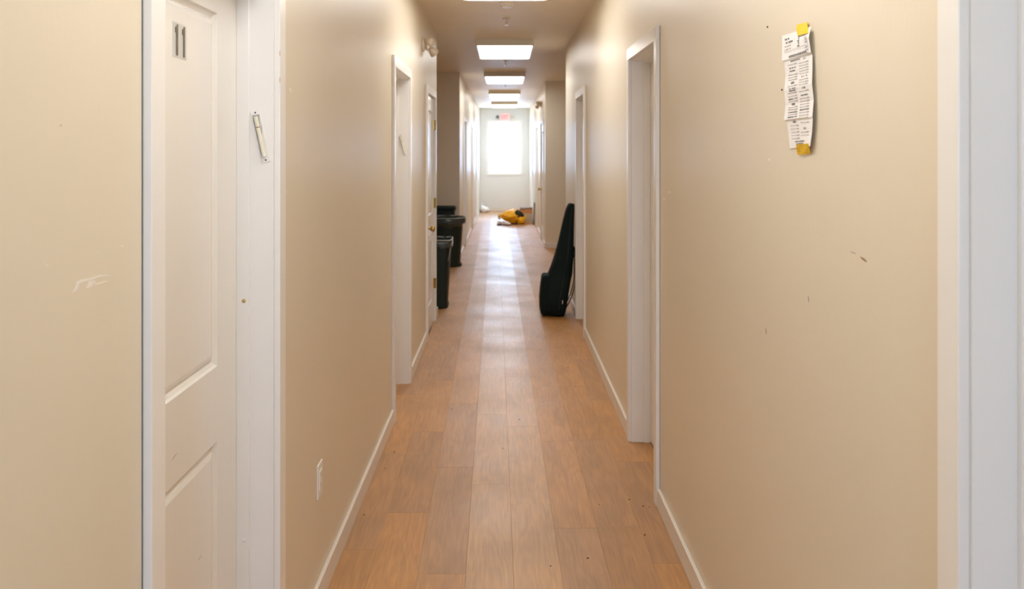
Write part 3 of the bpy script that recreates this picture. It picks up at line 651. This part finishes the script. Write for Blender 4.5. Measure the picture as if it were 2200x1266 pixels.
# ------------------------------------------------------------------ rubbish bins
def bin_rect(x, y, w, d, h, n_e, label, taper=0.80, lip=0.012, ribs=0, bag=True):
    root = tag(empty('rubbish_bin', (x, y, 0)), label, 'bin', 'black rubbish bins in the left alcove')
    a, b = w/2, d/2
    rs = [ring(0, 0, 0.0, a*taper*0.97, b*taper*0.97, 40, n_e), ring(0, 0, 0.012, a*taper, b*taper, 40, n_e)]
    m = 14
    for i in range(1, m+1):
        t = i/m; k = taper+(1-taper)*t; z = 0.012+(h-0.06-0.012)*t
        r_ = 1.0
        rs.append(ring(0, 0, z, (a-lip)*(k if i < m else 1)*r_, (b-lip)*(k if i < m else 1)*r_, 40, n_e))
        if ribs and i in (m-4, m-3, m-2): rs.append(ring(0, 0, z+0.004, (a-lip)*k+0.008, (b-lip)*k+0.008, 40, n_e)); rs.append(ring(0, 0, z+0.018, (a-lip)*k+0.008, (b-lip)*k+0.008, 40, n_e)); rs.append(ring(0, 0, z+0.022, (a-lip)*k, (b-lip)*k, 40, n_e))
    rs += [ring(0, 0, h-0.055, a-lip, b-lip, 40, n_e)]
    for i in range(m+1):
        t = 1-i/m; k = taper+(1-taper)*t; rs.append(ring(0, 0, 0.02+(h-0.06-0.02)*t, (a-lip-0.006)*k, (b-lip-0.006)*k, 40, n_e)) if i % 3 == 0 else None
    bm = bmesh.new(); loft(bm, rs); obj('body', bm, 'plastic_black', root, smooth=True)
    bm = bmesh.new()
    loft(bm, [ring(0, 0, h-0.06, a-lip-0.001, b-lip-0.001, 40, n_e), ring(0, 0, h-0.052, a, b, 40, n_e), ring(0, 0, h-0.012, a+0.004, b+0.004, 40, n_e), ring(0, 0, h-0.002, a+0.002, b+0.002, 40, n_e), ring(0, 0, h, a-0.006, b-0.006, 40, n_e), ring(0, 0, h-0.006, a-lip-0.004, b-lip-0.004, 40, n_e), ring(0, 0, h-0.055, a-lip-0.007, b-lip-0.007, 40, n_e)], False, False)
    obj('rim', bm, 'plastic_black', root, smooth=True)
    if bag:
        rr = random.Random(int(x*100)); bm = bmesh.new(); rings = []
        for z, k in ((h-0.075, 1.03), (h-0.03, 1.045), (h+0.004, 1.02), (h+0.002, 0.97), (h-0.05, 0.92), (h-0.14, 0.85), (h-0.20, 0.4)):
            rings.append([(p[0]+rr.uniform(-.004, .004), p[1]+rr.uniform(-.004, .004), p[2]+rr.uniform(-.008, .008)) for p in ring(0, 0, z, a*k, b*k, 40, n_e)])
        loft(bm, rings, False, True); obj('bin_liner', bm, 'liner', root, smooth=True)
        bm = bmesh.new(); tube(bm, [(p[0], p[1], p[2]+rr.uniform(-.003, .004)) for p in ring(0, 0, h+0.004, a*1.03, b*1.03, 40, n_e)]+[ring(0, 0, h+0.004, a*1.03, b*1.03, 40, n_e)[0]], 0.004, 6); obj('liner_glint', bm, 'liner_glint', root, smooth=True)  # edge of the dark liner, its highlight painted in as a pale line
    for s in (-1, 1): obj('handle', bxs((-0.05, 0.05, s*(b+0.001), s*(b+0.018), h-0.07, h-0.055)), 'plastic_black', root, bevel=0.004)
    return root
bin_rect(-0.672, 8.34, 0.30, 0.36, 0.672, 5, 'slim black bin nearest the corridor corner with a painted highlight on its liner edge', 0.78)
bin_rect(-0.785, 11.33, 0.51, 0.50, 0.655, 2.2, 'wide round black bin with a thick rim, right of the tall one', 0.84, lip=0.03, bag=True)
bin_rect(-0.900, 11.755, 0.44, 0.26, 0.780, 6, 'tallest black bin against the alcove back wall', 0.85, ribs=1, bag=False)
# pale strip down the near bin: a highlight on the black liner, painted as a solid
bm = bmesh.new()
prism(bm, [(-0.5125, 8.20, 0.672), (-0.5125, 8.235, 0.672), (-0.553, 8.225, 0.47), (-0.553, 8.205, 0.47)], (0.003, 0, 0))
nb_ = [o for o in COL.objects if o.name == 'rubbish_bin'][0]
bmesh.ops.translate(bm, verts=bm.verts, vec=-Vector(nb_.location)); obj('liner_highlight_strip', bm, 'liner_glint', nb_)

# ------------------------------------------------------------------ guitar bag
gb = tag(empty('guitar_bag', (0.46, 7.93, 0)), 'black padded guitar bag leaning on the right wall', 'guitar bag')
go = Vector((0.46, 7.93, 0))
prof = [(0.003, .395, .545, .12), (0.012, .375, .568, .15), (0.06, .366, .585, .178), (0.166, .370, .600, .184), (0.26, .385, .616, .174), (0.34, .405, .630, .145), (0.40, .428, .645, .128), (0.47, .455, .650, .132), (0.55, .482, .655, .135), (0.62, .500, .658, .115), (0.70, .519, .660, .085), (0.80, .541, .662, .074), (0.90, .563, .664, .072), (0.98, .584, .667, .076), (1.02, .598, .668, .072), (1.045, .612, .668, .066), (1.052, .624, .664, .058)]
bm = bmesh.new(); rs = []
for z, xl, xr, hd in prof:
    r_ = ring((xl+xr)/2, 0, z, (xr-xl)/2, hd, 36, 4.5)
    rs.append([(p[0]-go.x, p[1]+0.004*noise.noise(Vector(p)*14), p[2]-0.10*(p[0]-(xl+xr)/2)+0.002) for p in r_])
loft(bm, rs); obj('body', bm, 'bag', gb, smooth=True)
bm = bmesh.new(); rs = []
for z, x0_, x1_, hd in ((0.010, .362, .42, .12), (0.022, .345, .42, .140), (0.06, .336, .42, .150), (0.16, .334, .43, .152), (0.26, .342, .44, .140), (0.34, .352, .45, .125), (0.372, .358, .45, .118), (0.380, .368, .45, .11), (0.383, .40, .45, .08)):
    r_ = ring((x0_+x1_)/2, 0, z, (x1_-x0_)/2, hd, 28, 3.5); rs.append([(p[0]-go.x, p[1]+0.003*noise.noise(Vector(p)*20), p[2]) for p in r_])
loft(bm, rs); obj('front_pocket', bm, 'bag', gb, smooth=True)
def lerp_prof(z):
    for a, b in zip(prof, prof[1:]):
        if a[0] <= z <= b[0]:
            t = (z-a[0])/(b[0]-a[0]); return [a[i]+(b[i]-a[i])*t for i in range(4)]
bm = bmesh.new(); pts = []
for i in range(21):
    z = 0.03+0.98*i/20; q = lerp_prof(z); pts.append(((q[1]*0.35+q[2]*0.65)-go.x, -q[3]-0.001, z))
tube(bm, pts, 0.005, 6); obj('zip', bm, 'strap', gb)
for yo, bow in ((-0.085, 0.0), (0.06, 0.0)):
    bm = bmesh.new(); rs = []
    for i in range(15):
        t = i/14; z = 0.64-0.60*t; q = lerp_prof(max(z, 0.02)); x = q[2]+0.004+0.042*math.sin(math.pi*t)+ (0.0 if t < 0.8 else -(t-0.8)*0.12)
        x = min(x, 0.672)
        rs.append([(x-go.x+dx, yo+dy, z) for dx, dy in ((-0.003, -0.022), (0.003, -0.022), (0.003, 0.022), (-0.003, 0.022))])
    loft(bm, rs); obj('shoulder_strap', bm, 'strap', gb)
bm = bmesh.new(); tube(bm, [(.640-go.x, -0.03, 0.66), (.662-go.x, -0.045, 0.64), (.668-go.x, -0.05, 0.60), (.662-go.x, -0.045, 0.56), (.640-go.x, -0.03, 0.54)], 0.009, 8); obj('carry_handle', bm, 'strap', gb, smooth=True)
obj('zip_pull', bxs((.54-go.x, .547-go.x, -0.184, -0.180, 0.13, 0.165)), 'chrome', gb)

# ------------------------------------------------------------------ things at the far end
def blob(name, m, parent, c, size, rings=14, n=24, amp=0.15, freq=3, flat=0.0, e=2.0, shape=None, seed=0):
    bm = bmesh.new(); rs = []
    for i in range(rings+1):
        ph = -math.pi/2+math.pi*i/rings; z = math.sin(ph); r = math.cos(ph) if 0 < i < rings else 0.02
        rr = []
        for k in range(n):
            t = 2*math.pi*k/n; p = Vector((r*math.cos(t), r*math.sin(t), z))
            d = 1+amp*noise.noise(p*freq+Vector((seed*3.1, 0, 0)))
            q = Vector((p.x*size[0]*d, p.y*size[1]*d, p.z*size[2]*d))
            if shape: q = shape(q)
            q += Vector(c); q.z = max(q.z, 0.003+0.0015*i/rings)
            rr.append(tuple(q))
        rs.append(rr)
    loft(bm, rs); return obj(name, bm, m, parent, smooth=True)
yb = tag(empty('backpack', (0.18, 17.95, 0)), 'yellow-orange and black backpack slumped on the far floor', 'bag')
def slump(q): return Vector((q.x, q.y, q.z*(1.0-0.55*max(0, -q.x/0.3)-1.1*max(0, q.x-0.10)/0.25)))
blob('body', 'yellow', yb, (0.0, 0, 0.155), (0.29, 0.24, 0.15), amp=0.35, freq=2.6, shape=slump, rings=20, n=36)
blob('lower_pouch', 'yellow', yb, (0.19, -0.17, 0.095), (0.095, 0.10, 0.095), amp=0.25, freq=3, seed=4)
bm = bmesh.new(); rs = []
for i in range(9):
    t = i/8; c = Vector((0.065+0.15*t, -0.18-0.04*t, 0.285-0.13*t)); w_ = 0.036+0.016*math.sin(math.pi*t)
    rs.append([tuple(c+Vector((dx*w_, dy*0.02-0.03*math.sin(math.pi*t), dx*w_*0.9))) for dx, dy in ((-1, 0.6), (0, -1), (1, 0.6), (0, 1.0))])
loft(bm, rs); obj('black_panel', bm, 'black_panel', yb, smooth=True)
bm = bmesh.new(); tube(bm, [(-0.22, -0.19, 0.05), (-0.10, -0.235, 0.018), (0.02, -0.25, 0.012), (0.12, -0.26, 0.012)], 0.014, 8); obj('bottom_edge', bm, 'black_panel', yb, smooth=True)
bm = bmesh.new(); tube(bm, [(-0.28, -0.02, 0.15), (-0.30, -0.05, 0.12), (-0.27, -0.09, 0.10)], 0.012, 8); obj('strap_loop', bm, 'black_panel', yb, smooth=True)
def shoe(x, y, rz, label):
    root = tag(empty('shoe', (x, y, 0)), label, 'shoe', 'white shoes beside the yellow backpack'); root.rotation_euler = (0, 0, rz)
    bm = bmesh.new(); loft(bm, [[(px*1.02, py*1.05, z) for px, py in SO] for z in (0.002, 0.022)]); obj('sole', bm, 'rubber', root)
    bm = bmesh.new(); rs = []
    for z, k, sh_ in ((0.022, 1.0, 0), (0.045, 0.97, 0), (0.062, 0.80, -0.015), (0.075, 0.58, -0.035), (0.085, 0.40, -0.055)):
        rs.append([((px)*k+sh_, py*(0.6*k+0.4), z) for px, py in SO])
    loft(bm, rs); obj('upper', bm, 'shoe', root, smooth=True)
    bm = bmesh.new()
    for i in range(4): tube(bm, [(0.0+i*0.016-0.01, -0.022, 0.078-i*0.006), (0.0+i*0.016-0.01, 0.022, 0.078-i*0.006)], 0.003, 5)
    obj('laces', bm, 'paper', root)
SO = [(0.115*math.cos(t)*(1), 0.042*math.sin(t)*(1+0.15*math.cos(t))) for t in [2*math.pi*i/20 for i in range(20)]]
shoe(0.055, 17.52, -0.75, 'white shoe in front of the yellow backpack'); shoe(-0.10, 17.62, 1.2, 'white shoe at the left tip of the yellow backpack')
def carton(x0, x1, y0, y1, z0, h, m, label, top=None):
    cx, cy = (x0+x1)/2, (y0+y1)/2; root = tag(empty('cardboard_box', (cx, cy, z0)), label, 'box'); w, d = (x1-x0)/2, (y1-y0)/2; t = 0.004
    obj('walls', bxs((-w, w, -d, -d+t, 0, h), (-w, w, d-t, d, 0, h), (-w, -w+t, -d+t, d-t, 0, h), (w-t, w, -d+t, d-t, 0, h), (-w+t, w-t, -d+t, d-t, 0, t)), m, root)
    for s in (-1, 1): obj('flap', bxs((-w+0.002, w-0.002, s*0.001, s*(d-0.001), h, h+0.004)), top or m, root)
    obj('packing_tape', bxs((-w-0.0004, w+0.0004, -0.022, 0.022, h+0.004, h+0.0046)), m, root)
    return root
carton(0.34, 0.628, 18.24, 18.56, 0.0, 0.19, 'card_pale', 'pale cardboard box on the floor under the brown one')
bx = carton(0.345, 0.625, 18.25, 18.55, 0.1948, 0.115, 'card', 'brown cardboard box on top of the pale one', 'card_dark')
obj('blue_print', bxs((-0.139, -0.02, -0.1512, -0.1504, 0.08, 0.104)), 'blue_print', bx)
obj('dark_print', bxs((-0.01, 0.139, -0.1512, -0.1504, 0.098, 0.114)), 'card_dark', bx)
pb = tag(empty('leaning_board', (0.634, 17.95, 0)), 'narrow dark grey board leaning on the far right wall', 'board')
bm = bmesh.new(); prism(bm, [(-0.02, -0.28, 0.002), (-0.005, -0.28, 0.002), (0.018, -0.28, 0.46), (0.006, -0.28, 0.46)], (0, 0.30, 0)); obj('panel', bm, 'board', pb)
obj('edge_strip', bxs((-0.021, -0.004, -0.285, -0.279, 0.002, 0.03)), 'rubber', pb)
wb = tag(empty('white_bag', (-0.50, 21.3, 0)), 'crumpled white plastic bag in the corner by the end wall', 'bag')
def heap(q):
    t = max(0.0, min(1.0, (0.14-q.x)/0.28)); return Vector((q.x, q.y, q.z*(0.55+1.0*t*t)))
blob('crumpled_body', 'white_bag', wb, (0.0, 0.05, 0.07), (0.128, 0.19, 0.105), amp=0.30, freq=3.2, seed=6, rings=20, n=32, shape=heap)
bm = bmesh.new(); tube(bm, [(-0.06, 0.0, 0.20), (-0.075, -0.01, 0.235), (-0.055, -0.02, 0.215)], 0.012, 6); obj('knot', bm, 'white_bag', wb, smooth=True)

# ------------------------------------------------------------------ crumbs on the floor
bm = bmesh.new(); rd = random.Random(3)
for x, y in ((869, 841), (847, 972), (1080, 964), (1352, 1074), (1382, 1088), (1395, 1090), (1288, 1085), (1263, 1200), (1183, 1217), (828, 1007), (1040, 614), (1133, 583), (1117, 653), (782, 1107), (1385, 1150), (1088, 718), (1116, 902), (1220, 790), (970, 880)):
    D = 2765.6/(y-PY); cx = (x-PX)*D/F; s_ = rd.uniform(0.0025, 0.005)
    lathe(bm, ((0, 0.0003), (s_, 0.0005), (s_*0.7, 0.002), (0, 0.003)), 6, Matrix.Translation((cx, D, 0)))
cr = obj('floor_crumbs', bm, 'debris'); tag(cr, 'tiny dark crumbs scattered over the wood-look floor', 'debris'); cr['kind'] = 'stuff'
